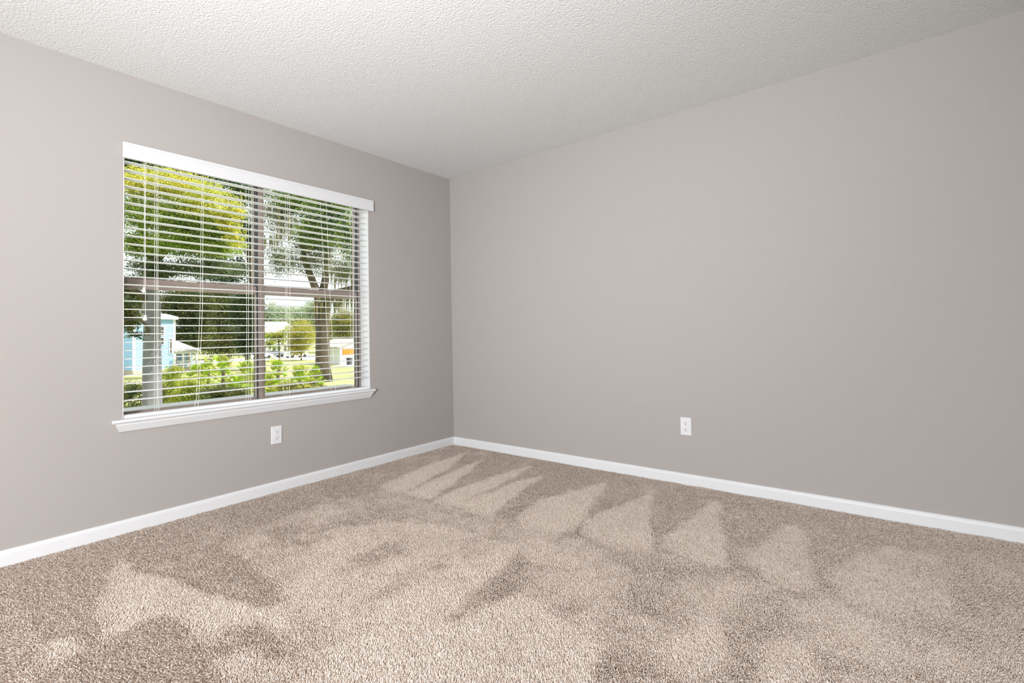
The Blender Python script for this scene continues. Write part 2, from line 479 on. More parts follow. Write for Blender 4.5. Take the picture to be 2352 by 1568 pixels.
# ------------------------------------------------------------------ carpet pile
# Vacuum marks: where the pile lies brushed away (1) or towards the viewer's side of the room (0). Outlines in metres on the floor.
MARKS = [
    (0.58, [(0.80, -2.45), (0.54, -2.06), (0.66, -1.65), (0.77, -1.31), (1.08, -1.24), (1.45, -1.17), (1.76, -1.20), (1.98, -1.14), (2.36, -1.19), (2.68, -1.10), (2.98, -1.14), (3.16, -1.25), (3.23, -1.46), (1.76, -2.54), (1.42, -2.52), (1.16, -2.53)]),
    (0.30, [(0.48, -2.04), (0.46, -1.52), (0.56, -1.21), (1.45, -1.17), (1.78, -1.22), (1.76, -1.38), (1.27, -1.41), (1.05, -1.53), (0.86, -1.77), (0.79, -2.01)]),
    (0.10, [(0.30, -2.53), (0.30, -2.29), (0.54, -2.19), (0.89, -2.19), (1.18, -2.20), (1.34, -2.26), (1.34, -2.34), (1.15, -2.38), (0.93, -2.44), (0.60, -2.51)]),
    (0.78, [(0.34, -2.54), (0.62, -2.51), (0.93, -2.44), (1.16, -2.39), (1.36, -2.35), (1.52, -2.34), (1.59, -2.40), (1.39, -2.43), (1.33, -2.47), (1.30, -2.55), (1.18, -2.55), (1.07, -2.56), (1.07, -2.66), (1.07, -2.74), (0.94, -2.72), (0.83, -2.72), (0.62, -2.63)]),
    (0.08, [(1.08, -2.56), (1.19, -2.55), (1.31, -2.55), (1.44, -2.57), (1.52, -2.61), (1.56, -2.69), (1.30, -2.88), (1.13, -2.79), (1.08, -2.74), (1.08, -2.66)]),
    (0.15, [(1.39, -2.37), (1.53, -2.38), (1.70, -2.39), (1.64, -2.45), (1.52, -2.48), (1.43, -2.53), (1.33, -2.50), (1.36, -2.43)]),
    (0.70, [(1.44, -2.56), (1.64, -2.46), (1.88, -2.45), (1.70, -2.58), (1.53, -2.57)]),
    (0.50, [(0.91, -2.84), (0.96, -2.80), (1.10, -2.79), (1.08, -2.84), (1.13, -2.89), (1.01, -2.89)]),
    (0.35, [(0.25, -2.89), (0.52, -2.89), (0.72, -2.88), (0.93, -2.85), (1.04, -2.90), (0.78, -2.90), (0.55, -2.91)]),
    (0.80, [(0.47, -1.18), (0.43, -1.07), (0.35, -0.64), (0.31, -0.17), (0.55, -0.66), (0.71, -1.17), (0.66, -1.20)]),
    (0.80, [(0.74, -1.19), (0.68, -0.93), (0.57, -0.21), (0.74, -0.63), (0.95, -1.15), (0.85, -1.19)]),
    (0.85, [(0.99, -1.17), (0.94, -0.95), (0.98, -0.44), (1.02, -0.15), (1.09, -0.73), (1.13, -1.15), (1.09, -1.19)]),
    (0.88, [(1.13, -1.15), (1.15, -0.96), (1.16, -0.60), (1.24, -0.30), (1.28, -0.66), (1.34, -0.90), (1.42, -1.14), (1.34, -1.17)]),
    (0.80, [(1.56, -1.10), (1.49, -0.79), (1.58, -0.55), (1.66, -0.24), (1.74, -0.52), (1.84, -0.86), (1.88, -1.07), (1.83, -1.15), (1.65, -1.16)]),
    (0.78, [(1.87, -0.94), (1.93, -0.58), (1.98, -0.23), (2.08, -0.55), (2.19, -0.82), (2.31, -1.11), (2.25, -1.09), (2.11, -1.11), (1.95, -1.07)]),
    (0.02, [(1.99, -0.28), (2.32, -0.15), (2.31, -0.60), (2.29, -0.90), (2.30, -1.04), (2.19, -0.82), (2.08, -0.55)]),
    (0.82, [(2.29, -0.91), (2.31, -0.60), (2.35, -0.20), (2.43, -0.43), (2.54, -0.83), (2.61, -0.99), (2.60, -1.05), (2.52, -1.06), (2.43, -1.03), (2.33, -0.99)]),
    (0.02, [(2.40, -0.32), (2.73, -0.32), (2.69, -0.58), (2.65, -0.88), (2.61, -0.97), (2.55, -0.82)]),
    (0.62, [(2.66, -0.91), (2.70, -0.56), (2.75, -0.34), (2.83, -0.48), (2.88, -0.68), (2.93, -0.98), (2.89, -1.07), (2.77, -1.04)]),
    (0.02, [(2.85, -0.47), (3.13, -0.39), (3.05, -0.54), (3.00, -0.72), (2.96, -0.88), (2.93, -0.96), (2.88, -0.67)]),
    (0.58, [(2.97, -0.88), (3.00, -0.72), (3.05, -0.54), (3.14, -0.40), (3.29, -0.34), (3.33, -0.40), (3.32, -0.82), (3.29, -1.15), (3.25, -1.02), (3.11, -1.04), (3.04, -1.03)]),
    (0.42, [(3.48, -0.30), (3.62, -0.16), (3.57, -0.49), (3.46, -0.54)]),
    (0.42, [(3.46, -0.75), (3.55, -0.60), (3.48, -1.07), (3.38, -1.08)]),
    (0.06, [(3.34, -0.53), (3.46, -0.54), (3.50, -0.73), (3.39, -0.93), (3.34, -0.80)]),
    (0.38, [(0.76, -1.94), (0.94, -1.91), (0.98, -1.97), (0.87, -1.98)]),
    (0.32, [(1.27, -2.06), (1.23, -1.80), (1.26, -1.61), (1.36, -1.67), (1.38, -1.88), (1.34, -2.05)]),
    (0.38, [(1.57, -2.15), (1.53, -1.89), (1.54, -1.70), (1.64, -1.67), (1.63, -1.86), (1.61, -2.07)]),
    (0.90, [(1.77, -1.35), (1.85, -1.60), (1.86, -1.74), (1.91, -1.98), (1.87, -2.08), (1.77, -2.18), (1.66, -2.10), (1.67, -1.88), (1.66, -1.68)]),
    (0.95, [(1.77, -2.18), (1.96, -1.98), (2.00, -1.84), (2.03, -1.70), (2.18, -1.73), (2.25, -1.83), (2.44, -1.81), (2.51, -1.98), (1.86, -2.46), (1.73, -2.31)]),
    (0.28, [(1.92, -2.00), (1.85, -1.57), (1.83, -1.41), (1.98, -1.47), (2.03, -1.60), (1.99, -1.85), (1.96, -1.98)]),
    (0.22, [(2.15, -1.25), (2.12, -1.12), (2.25, -1.12), (2.43, -1.05), (2.61, -1.03), (2.64, -1.16), (2.53, -1.28), (2.34, -1.28)]),
    (0.38, [(2.19, -1.74), (2.18, -1.62), (2.25, -1.48), (2.31, -1.61), (2.27, -1.72)]),
    (0.22, [(2.67, -1.33), (2.85, -1.08), (2.89, -1.45), (2.82, -1.54), (2.74, -1.59)]),
    (0.22, [(2.45, -1.83), (2.45, -1.77), (2.56, -1.68), (2.62, -1.78), (2.57, -1.94), (2.49, -2.00)]),
    (0.88, [(2.62, -1.75), (2.60, -1.61), (2.70, -1.47), (2.75, -1.63), (2.72, -1.77), (2.65, -1.78)]),
    (0.22, [(2.81, -1.58), (2.89, -1.70), (2.83, -1.75)]),
    (0.20, [(2.97, -1.42), (3.06, -1.42), (3.05, -1.59), (2.99, -1.63)]),
    (0.80, [(2.84, -1.51), (2.96, -1.39), (2.98, -1.55), (2.97, -1.65), (2.87, -1.72)]),
]
CELL = 0.01
gx = np.arange(0, RX, CELL)
gy = np.arange(-3.9, 0, CELL)
GX, GY = np.meshgrid(gx, gy, indexing='ij')
field = np.full(GX.shape, 0.05)


def inside(px, py, poly):
    r = np.zeros(px.shape, bool)
    j = len(poly) - 1
    for i in range(len(poly)):
        xi, yi = poly[i]
        xj, yj = poly[j]
        if yi != yj:
            r ^= ((yi > py) != (yj > py)) & (px < (xj - xi) * (py - yi) / (yj - yi) + xi)
        j = i
    return r


def smooth_noise(shape, step, seed):
    g = np.random.default_rng(seed).normal(size=(shape[0] // step + 3, shape[1] // step + 3))
    a, b = np.arange(shape[0]) / step, np.arange(shape[1]) / step
    i, j = a.astype(int), b.astype(int)
    s = lambda t: t * t * (3 - 2 * t)
    u, v = s(a - i)[:, None], s(b - j)[None, :]
    return g[i][:, j] * (1 - u) * (1 - v) + g[i + 1][:, j] * u * (1 - v) + g[i][:, j + 1] * (1 - u) * v + g[i + 1][:, j + 1] * u * v


wx = GX + 0.009 * smooth_noise(GX.shape, 9, 1)
wy = GY + 0.009 * smooth_noise(GX.shape, 9, 2)


def blur(f, n):
    for _ in range(n):
        p = np.pad(f, 1, mode='edge')
        f = (p[:-2, 1:-1] + p[2:, 1:-1] + p[1:-1, :-2] + p[1:-1, 2:] + 2 * p[1:-1, 1:-1]) / 6
    return f


# the broad passes first, with soft borders, then the single strokes
field[inside(wx, wy, MARKS[0][1])] = MARKS[0][0]
field[inside(wx, wy, [(2.95, -0.77), (3.28, -0.32), (3.62, -0.17), (3.52, -0.85), (3.10, -1.12)])] = 0.34
field[inside(wx, wy, [(2.22, -1.10), (2.60, -1.03), (2.89, -1.09), (3.11, -1.05), (3.31, -0.91), (3.52, -0.82), (3.48, -1.33), (2.47, -2.07)])] = 0.40
field = blur(field, 60)
for lv, poly in MARKS[1:]:
    k_ = blur(inside(wx, wy, poly).astype(float), 4)
    field = field * (1 - k_) + lv * k_
field = blur(field, 1)
field = np.clip(field + 0.07 * smooth_noise(GX.shape, 3, 5) + 0.09 * smooth_noise(GX.shape, 7, 3) + 0.11 * smooth_noise(GX.shape, 22, 4), 0, 1)

SP = 0.0034
nx, ny = int((RX - 0.03) / SP), int(3.59 / SP)
cx, cy = np.meshgrid(np.arange(nx), np.arange(ny), indexing='ij')
N = nx * ny
rx = 0.015 + (cx.ravel() + 0.5 + rng.uniform(-0.45, 0.45, N)) * SP
ry = -3.605 + (cy.ravel() + 0.5 + rng.uniform(-0.45, 0.45, N)) * SP
jx, jy = rx + rng.normal(0, 0.008, N), ry + rng.normal(0, 0.008, N)
lvl = field[np.clip((jx / CELL).astype(int), 0, field.shape[0] - 1), np.clip(((jy + 3.9) / CELL).astype(int), 0, field.shape[1] - 1)]
ang = math.atan2(0.788, -0.615) + rng.normal(0, 0.5, N)
lean = -0.85 + lvl * LEAN + rng.normal(0, 0.18, N)
ln = rng.uniform(0.0108, 0.0148, N)
dx, dy = np.cos(ang) * np.sin(lean), np.sin(ang) * np.sin(lean)
dz = np.cos(lean)
kx, ky = rng.normal(0, 0.0013, N), rng.normal(0, 0.0013, N)
pos = np.empty((N, 3, 3), np.float32)
pos[:, 0] = np.stack([rx, ry, np.zeros(N)], 1)
pos[:, 1] = np.stack([rx + dx * ln * 0.42 + kx, ry + dy * ln * 0.42 + ky, np.maximum(0.55, dz) * ln * 0.5], 1)
pos[:, 2] = np.stack([rx + dx * ln, ry + dy * ln, dz * ln * 0.92], 1)
pos[:, :, 0] = np.clip(pos[:, :, 0], 0.0135, RX - 0.0135)
pos[:, :, 1] = np.minimum(pos[:, :, 1], -0.0135)
hc = bpy.data.hair_curves.new('carpet_pile')
hc.add_curves([3] * N)
hc.attributes['position'].data.foreach_set('vector', pos.ravel())
ra = hc.attributes.new('radius', 'FLOAT', 'POINT')
rad = np.tile(np.array([0.0009, 0.0012, 0.0008], np.float32), N)
ra.data.foreach_set('value', rad)
yarn = np.array([[0.60, 0.525, 0.468], [0.54, 0.456, 0.396], [0.64, 0.575, 0.522], [0.46, 0.366, 0.30], [0.37, 0.278, 0.218]])
pick = rng.choice(5, N, p=[0.36, 0.24, 0.22, 0.12, 0.06])
cl_ = np.ones((N, 4), np.float32)
cl_[:, :3] = yarn[pick] * rng.uniform(0.9, 1.1, (N, 1)) * YARN
cl_[:, :3] = np.clip(cl_[:, :3], 0, 0.92)
ca = hc.attributes.new('yarn', 'FLOAT_COLOR', 'CURVE')
ca.data.foreach_set('color', cl_.ravel())
M_yarn = mat('carpet_yarn', srgb(200, 182, 166), 0.9, attr='yarn', spec=0.1, transl=0.08)
hc.materials.append(M_yarn)
link('carpet_pile', hc, None, label='beige cut-pile carpet with vacuum marks covering the floor', category='carpet', kind='stuff')

# ------------------------------------------------------------------ outdoors (the ground lies 3.2 m below this floor)
GZ = -3.2
M_leaf = mat('leaf', srgb(90, 120, 40), 0.55, attr='leaf', transl=0.48, spec=0.3)
M_bark = mat('bark', srgb(88, 78, 64), 0.9, bump=(6, 0.6, 0.05), vary=(3, 0.25))
M_bark_pale = mat('grey_bark', srgb(118, 118, 122), 0.9, bump=(7, 0.5, 0.04), vary=(3, 0.15))
M_lawn = mat('lawn', srgb(166, 168, 112), 0.95, vary=(0.25, 0.3))
M_road = mat('pale_road', srgb(205, 202, 196), 0.9, vary=(0.6, 0.06))

top('ground', MB().box(-420, -0.6, -220, 320, GZ - 0.5, GZ), M_lawn, 'lawn stretching away outside the window', 'ground', kind='structure')
top('road', MB().box(-104, -90, -100, 200, GZ, GZ + 0.03), M_road, 'pale road crossing beyond the lawn and palmettos', 'road', kind='structure')
top('driveway', MB().box(-90, -58, 44, 50, GZ, GZ + 0.03).box(-61, -55, 36.5, 44, GZ, GZ + 0.03), M_road, 'pale driveway beside the shed with the orange panel', 'driveway', kind='structure')


def leaf_part(name, blobs, n, size, cols, parent, density_shell=0.6, droop=0.0, clump=0.16, **props):
    """many small folded leaves filling ellipsoids (centre, horizontal radius, vertical radius)"""
    w_ = np.array([rh * rh * rv for _, rh, rv in blobs]) ** 0.8
    w_ /= w_.sum()
    V, C = [], []
    for (c, rh, rv), wi in zip(blobs, w_):
        m = max(8, int(n * wi))
        nc = max(6, m // 45)
        d = rng.normal(size=(nc, 3))
        d /= np.linalg.norm(d, axis=1)[:, None]
        d *= rng.uniform(0, 1, (nc, 1)) ** density_shell
        idx = rng.integers(0, nc, m)
        q = d[idx] + rng.normal(0, clump, (m, 3))
        q = q * np.array([rh, rh, rv]) + np.array(c)
        nrm = rng.normal(size=(m, 3)) * 0.75 + np.array([0.25, 0.0, 0.75])
        nrm /= np.linalg.norm(nrm, axis=1)[:, None]
        a = rng.normal(size=(m, 3))
        a[:, 2] -= droop
        a -= nrm * (a * nrm).sum(1)[:, None]
        a /= np.linalg.norm(a, axis=1)[:, None]
        b = np.cross(nrm, a)
        s = size * rng.uniform(0.6, 1.35, (m, 1))
        quad = np.stack([q - a * s, q + b * s * 0.5 + nrm * s * 0.12, q + a * s, q - b * s * 0.5 + nrm * s * 0.12], 1)
        V.append(quad)
        col = np.array([k_[:3] for k_ in cols])[rng.integers(0, len(cols), nc)][idx] * rng.uniform(0.75, 1.25, (m, 1))
        C.append(np.repeat(col, 4, 0))
    V = np.concatenate(V).reshape(-1, 3) - np.array(base(parent))
    C = np.concatenate(C)
    k_ = len(V) // 4
    me = bpy.data.meshes.new(name)
    me.vertices.add(len(V))
    me.vertices.foreach_set('co', V.astype(np.float32).ravel())
    tri = np.array([[0, 1, 2], [0, 2, 3]])
    F = (np.arange(k_)[:, None, None] * 4 + tri[None]).reshape(-1)
    me.loops.add(len(F))
    me.loops.foreach_set('vertex_index', F.astype(np.int32))
    me.polygons.add(len(F) // 3)
    me.polygons.foreach_set('loop_start', np.arange(0, len(F), 3, dtype=np.int32))
    me.update(calc_edges=True)
    at = me.attributes.new('leaf', 'FLOAT_COLOR', 'POINT')
    c4 = np.ones((len(V), 4), np.float32)
    c4[:, :3] = C
    at.data.foreach_set('color', c4.ravel())
    me.materials.append(M_leaf)
    return link(name, me, parent, kind='stuff', **props)


def moss_part(name, spots, parent, cols, n=26, length=1.3, spread=0.35):
    """hanging strands: long thin blades below each spot"""
    V, C = [], []
    for p in spots:
        for _ in range(n):
            x, y = p[0] + rng.normal(0, spread), p[1] + rng.normal(0, spread)
            z, L = p[2] + rng.normal(0, 0.25), length * rng.uniform(0.4, 1.3)
            a, h = rng.uniform(0, math.pi), rng.uniform(0.03, 0.08)
            V += [(x, y, z), (x + h * math.cos(a), y + h * math.sin(a), z - L * 0.35), (x + rng.normal(0, 0.05), y, z - L), (x - h * math.cos(a), y - h * math.sin(a), z - L * 0.45)]
            C += [cols[rng.integers(0, len(cols))][:3]] * 4
    me = bpy.data.meshes.new(name)
    o = np.array(base(parent))
    me.from_pydata([tuple(np.array(v) - o) for v in V], [], [f for k_ in range(len(V) // 4) for f in ((k_ * 4, k_ * 4 + 1, k_ * 4 + 2), (k_ * 4, k_ * 4 + 2, k_ * 4 + 3))])
    at = me.attributes.new('leaf', 'FLOAT_COLOR', 'POINT')
    at.data.foreach_set('color', np.array([(*c, 1) for c in C], np.float32).ravel())
    me.materials.append(M_leaf)
    return link(name, me, parent, kind='stuff')


LIME = [srgb(214, 206, 84), srgb(226, 216, 110), srgb(194, 192, 66), srgb(168, 172, 62)]  # sunlight on the near oak's upper leaves is put into these tones
GREEN = [srgb(140, 168, 66), srgb(164, 184, 84), srgb(108, 136, 54), srgb(186, 196, 100)]
TEAL = [srgb(62, 96, 70), srgb(78, 112, 80), srgb(50, 80, 56)]
OLIVE = [srgb(112, 114, 58), srgb(92, 96, 46), srgb(130, 128, 72), srgb(78, 84, 42)]
DEEP = [srgb(66, 84, 44), srgb(52, 70, 40), srgb(84, 98, 54)]
HAZE = [srgb(168, 182, 150), srgb(182, 192, 162), srgb(152, 168, 140)]  # distance haze is mixed into these leaf colours
GOLD = [srgb(200, 190, 90), srgb(180, 176, 84), srgb(160, 164, 80)]
GREY = [srgb(116, 128, 100), srgb(136, 144, 118), srgb(98, 112, 82)]
MOSS = [srgb(186, 172, 122), srgb(160, 150, 108), srgb(140, 134, 100)]


def tree(name, loc, label, trunk, radii, bark=None, **kw):
    t = empty(name, loc, label, 'tree', **kw)
    part('trunk', MB().tube(trunk, radii, 12), bark or M_bark, t, True)
    return t


# the near oak, its pale trunk behind the left sash
t = tree('oak_tree', (-18.48, 2.87, GZ), 'nearest oak with a thick grey trunk and sunlit lime-green crown, left half of the window',
         [(-18.5, 2.9, GZ), (-18.4, 2.86, -2.2), (-18.33, 2.83, 1.02), (-18.28, 2.82, 2.30), (-18.32, 2.77, 2.94), (-18.20, 2.82, 3.90), (-17.81, 3.09, 4.85)], [0.46, 0.33, 0.27, 0.26, 0.25, 0.2, 0.14], M_bark_pale)
for pts, r in (([(-18.34, 2.77, 2.30), (-18.03, 2.36, 2.71), (-17.84, 1.87, 2.93), (-17.5, 1.2, 3.3)], [0.10, 0.08, 0.06, 0.04]),
               ([(-18.37, 2.81, 0.86), (-17.95, 2.55, 1.55), (-17.69, 2.25, 1.75), (-17.26, 1.74, 1.70)], [0.06, 0.05, 0.04, 0.02]),
               ([(-18.20, 2.82, 3.90), (-16.60, 3.39, 5.04), (-15.48, 4.25, 5.64)], [0.18, 0.12, 0.05]),
               ([(-18.20, 2.82, 3.90), (-17.94, 2.33, 5.39), (-17.54, 1.98, 6.33)], [0.17, 0.11, 0.05])):
    part('branch', MB().tube(pts, r, 8), M_bark, t, True)
leaf_part('sunlit_foliage', [((-16.57, 1.97, 6.28), 0.91, 0.50), ((-15.66, 2.69, 6.11), 1.17, 0.53), ((-14.75, 3.42, 5.62), 0.96, 0.58), ((-14.35, 4.00, 5.10), 0.50, 0.59), ((-14.53, 4.15, 4.47), 0.39, 0.45)], 26000, 0.036, LIME + GREEN[3:], t, label='yellow-green upper leaves, sunlight put into their colour')
leaf_part('foliage', [((-16.92, 2.25, 5.33), 1.12, 0.57), ((-16.09, 3.15, 5.20), 1.29, 0.61), ((-15.42, 3.94, 4.80), 0.77, 0.52), ((-17.61, 2.25, 4.40), 0.77, 0.49), ((-16.41, 3.19, 4.33), 1.23, 0.43), ((-15.66, 4.03, 4.22), 0.77, 0.37)], 52000, 0.036, GREEN, t)
leaf_part('lower_foliage', [((-17.04, 2.73, 3.54), 1.15, 0.34), ((-15.93, 3.85, 3.53), 1.16, 0.34), ((-17.53, 2.61, 3.19), 0.93, 0.22), ((-17.13, 1.98, 1.21), 0.33, 0.24), ((-17.68, 2.02, 2.40), 0.30, 0.21)], 16000, 0.034, GREY + DEEP, t, label='sparse grey-green lower leaves')

t = tree('laurel_tree', (-52.05, 22.36, GZ), 'dark blue-green tree behind the sunlit crown of the near oak, top of the left sash',
         [(-52.05, 22.36, GZ), (-52.35, 22.16, 4), (-53.05, 21.36, 12), (-54.05, 20.36, 18)], [0.5, 0.42, 0.3, 0.12])
leaf_part('foliage', [((-61.46, 14.11, 20.47), 4.09, 1.25), ((-56.18, 18.26, 19.56), 4.81, 1.25), ((-53.05, 20.80, 17.18), 2.31, 1.92), ((-52.78, 21.17, 12.84), 1.73, 2.64), ((-54.67, 19.86, 8.56), 2.89, 1.73)], 36000, 0.12, TEAL + DEEP, t)

# the mossy oak on the right
t = tree('mossy_oak_tree', (-39.33, 22.13, GZ), 'big dark-trunked oak hung with tan moss, right half of the window',
         [(-39.33, 22.13, GZ), (-39.25, 22.1, -1.5), (-39.17, 22.08, 1.53), (-39.16, 22.01, 3.58), (-39.20, 21.95, 4.9)], [0.95, 0.66, 0.62, 0.72, 0.62])
for pts, r in (([(-39.20, 21.95, 4.30), (-39.17, 21.28, 5.79), (-39.32, 20.45, 7.96), (-39.52, 20.17, 11.17)], [0.45, 0.34, 0.25, 0.12]),
               ([(-39.17, 21.97, 4.25), (-37.05, 22.33, 5.02), (-34.75, 22.84, 5.36), (-32.66, 23.19, 5.99)], [0.50, 0.36, 0.28, 0.18]),
               ([(-39.20, 21.95, 4.40), (-38.77, 22.20, 6.44), (-38.54, 22.27, 9.30), (-38.66, 22.06, 12.58)], [0.42, 0.34, 0.24, 0.1])):
    part('branch', MB().tube(pts, r, 10), M_bark, t, True)
leaf_part('foliage', [((-34.40, 20.31, 12.30), 2.32, 1.35), ((-38.50, 19.62, 13.21), 2.35, 1.02), ((-32.45, 20.68, 9.45), 1.24, 2.34), ((-36.28, 20.19, 10.30), 2.30, 1.53)], 38000, 0.085, GREEN + TEAL, t)
leaf_part('sparse_foliage', [((-40.92, 19.05, 12.01), 1.68, 2.32), ((-42.19, 19.46, 8.37), 1.56, 1.97), ((-38.85, 20.82, 7.87), 2.40, 1.44), ((-34.74, 21.53, 6.89), 1.61, 1.30), ((-40.67, 19.14, 14.40), 2.00, 1.20), ((-38.0, 20.6, 9.2), 2.2, 1.3)], 28000, 0.068, GREY + OLIVE, t, label='thin grey-green leaves with sky showing through')
moss_part('hanging_moss', [(-38.18, 22.00, 4.5), (-37.41, 22.10, 4.6), (-37.00, 22.42, 4.8), (-36.27, 22.48, 4.9), (-35.68, 22.68, 5.0), (-34.97, 22.74, 5.1), (-34.56, 23.05, 5.2), (-33.8, 23.0, 5.3), (-38.36, 21.36, 4.2),
                           (-39.56, 18.17, 12.80), (-39.17, 18.55, 10.86), (-40.02, 17.92, 10.11), (-38.68, 18.90, 11.62), (-40.17, 17.70, 12.82), (-35.65, 22.11, 7.0), (-35.02, 22.59, 7.1), (-36.12, 21.75, 7.0), (-34.2, 22.8, 7.0)], t, MOSS + GREY, 26, 1.7)

# trees farther off; the shaded ones carry their shade in dark leaf colours
for name, loc, label, blobs, n_, s, cols, hgt in (
    ('shaded_tree', (-81.28, 24.91, GZ), 'wide olive-dark tree behind the blue house, left of the mullion', [((-80.95, 24.81, 6.22), 3.82, 3.03), ((-80.59, 25.27, 1.60), 3.03, 2.64)], 45000, 0.13, OLIVE + DEEP, 6),
    ('shaded_tree', (-105.65, 38.89, GZ), 'olive-dark tree between the blue house and the darkest tree by the mullion', [((-105.63, 38.49, 7.48), 4.63, 4.63), ((-105.16, 39.12, 0.79), 4.27, 3.38)], 45000, 0.17, OLIVE + DEEP, 7),
    ('shaded_tree', (-63.69, 25.96, GZ), 'darkest green tree, tall and narrow, against the left edge of the mullion', [((-63.42, 25.88, 4.50), 1.94, 3.42), ((-63.39, 26.06, 0.23), 1.71, 1.60)], 26000, 0.10, DEEP, 5),
    ('shaded_tree', (-34.67, 5.46, GZ), 'dark olive tree seen left of the near grey trunk, in front of the blue house', [((-33.81, 5.88, 3.46), 1.0, 1.34), ((-33.68, 6.03, 2.26), 0.6, 0.75), ((-34.28, 5.52, 3.21), 1.07, 1.60)], 22000, 0.06, OLIVE + DEEP, 5.5),
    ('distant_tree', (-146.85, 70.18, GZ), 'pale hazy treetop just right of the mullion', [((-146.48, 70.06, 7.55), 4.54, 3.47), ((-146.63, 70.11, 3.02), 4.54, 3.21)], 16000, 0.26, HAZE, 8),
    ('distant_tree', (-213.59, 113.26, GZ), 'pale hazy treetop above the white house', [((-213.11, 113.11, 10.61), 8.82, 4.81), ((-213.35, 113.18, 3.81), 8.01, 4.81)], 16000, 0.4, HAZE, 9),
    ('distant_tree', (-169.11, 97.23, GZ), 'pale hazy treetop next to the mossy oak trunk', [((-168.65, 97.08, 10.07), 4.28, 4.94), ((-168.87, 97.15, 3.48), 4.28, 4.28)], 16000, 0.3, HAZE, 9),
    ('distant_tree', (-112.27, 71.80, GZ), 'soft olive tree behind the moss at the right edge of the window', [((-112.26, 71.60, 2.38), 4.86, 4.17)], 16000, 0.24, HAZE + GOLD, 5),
    ('round_tree', (-81.06, 42.86, GZ), 'round yellow-gold tree left of the mossy oak trunk', [((-80.90, 42.81, 1.46), 2.6, 2.6), ((-81.72, 42.25, -0.87), 2.1, 1.5)], 24000, 0.095, GOLD, 4),
    ('slim_tree', (-56.40, 26.57, GZ), 'slim young tree in front of the white house', [((-56.68, 26.20, 0.85), 1.07, 1.39), ((-55.91, 26.79, 1.36), 0.75, 1.07)], 2600, 0.11, GREEN + GOLD, 4.6),
    ('round_tree', (-90.23, 58.54, GZ), 'olive tree behind the hanging moss, above the orange panel', [((-90.38, 58.18, 3.24), 3.6, 3.7)], 22000, 0.13, GOLD + OLIVE, 5),
):
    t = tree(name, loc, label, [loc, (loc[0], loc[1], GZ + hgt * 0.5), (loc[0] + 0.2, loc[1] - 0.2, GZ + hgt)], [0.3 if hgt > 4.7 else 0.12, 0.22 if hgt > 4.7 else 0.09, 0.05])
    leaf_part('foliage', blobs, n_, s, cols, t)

# palmettos: fans of folded leaflets on stalks
M_frond = mat('palmetto_frond', srgb(150, 178, 50), 0.45, attr='leaf', transl=0.45, spec=0.35)


def frond_mesh(seed):
    g = np.random.default_rng(seed)
    V, F, C = [], [], []
    c0 = np.array(srgb(158, 186, 52)[:3]) if seed % 3 else np.array(srgb(186, 190, 96)[:3])
    st = np.array([0, 0, 0]), np.array([0.75, 0, 0.35])
    for a, b in ((0.0, 0.012), (1.0, 0.008)):
        p = st[0] * (1 - a) + st[1] * a
        V += [p + (0, b, 0), p + (0, -b, 0), p + (0, 0, b)]
    F += [(0, 1, 4), (0, 4, 3), (1, 2, 5), (1, 5, 4), (2, 0, 3), (2, 3, 5)]
    C += [c0 * 0.8] * 6
    n_ = 18
    for i in range(n_):
        a = math.radians(-125 + 250 * i / (n_ - 1))
        L = 0.62 * (0.75 + 0.25 * math.cos(a)) * g.uniform(0.9, 1.08)
        d = np.array([math.cos(a) * 0.9, math.sin(a), 0.18 * math.cos(a) + 0.12])
        d /= np.linalg.norm(d)
        sd = np.array([-math.sin(a), math.cos(a), 0])
        o = st[1]
        k_ = len(V)
        V += [o, o + d * L * 0.55 + sd * 0.042 + (0, 0, 0.012), o + d * L + (0, 0, -0.10 * g.uniform(0.4, 1.6)), o + d * L * 0.55 - sd * 0.042 + (0, 0, 0.012), o + d * L * 0.5 - np.array([0, 0, 0.012])]
        F += [(k_, k_ + 1, k_ + 4), (k_ + 1, k_ + 2, k_ + 4), (k_ + 4, k_ + 2, k_ + 3), (k_, k_ + 4, k_ + 3)]
        C += [c0 * g.uniform(0.8, 1.2)] * 5
    me = bpy.data.meshes.new('frond')
    me.from_pydata([tuple(v) for v in V], [], F)
    at = me.attributes.new('leaf', 'FLOAT_COLOR', 'POINT')
    at.data.foreach_set('color', np.array([(*c, 1) for c in C], np.float32).ravel())
    me.materials.append(M_frond)
    return me


FR = [frond_mesh(i) for i in range(4)]
palms = [((-29.41, 9.57), -0.85, 'palmetto with the brightest upright fan, left of the mullion'), ((-32.45, 12.28), -1.3, 'palmetto half hidden behind the mullion'),
         ((-33.97, 9.81), -1.5, 'palmetto right of the yellow-green bushes, below the blue house porch'), ((-29.74, 13.12), -1.2, 'first palmetto right of the mullion, in front of the slim tree'),
         ((-24.75, 11.94), -1.35, 'palmetto left of the mossy oak trunk'), ((-23.58, 9.68), -1.75, 'low palmetto at the foot of the mullion, right side'),
         ((-26.86, 14.10), -1.85, 'low pale palmetto in front of the mossy oak trunk'), ((-24.42, 8.39), -1.65, 'low palmetto left of the mullion, nearest the sill'),
         ((-38.97, 12.26), -1.3, 'farthest palmetto, behind the bright upright fan'), ((-27.21, 10.65), -1.6, 'palmetto in the middle of the clump, just right of the bright upright fan')]
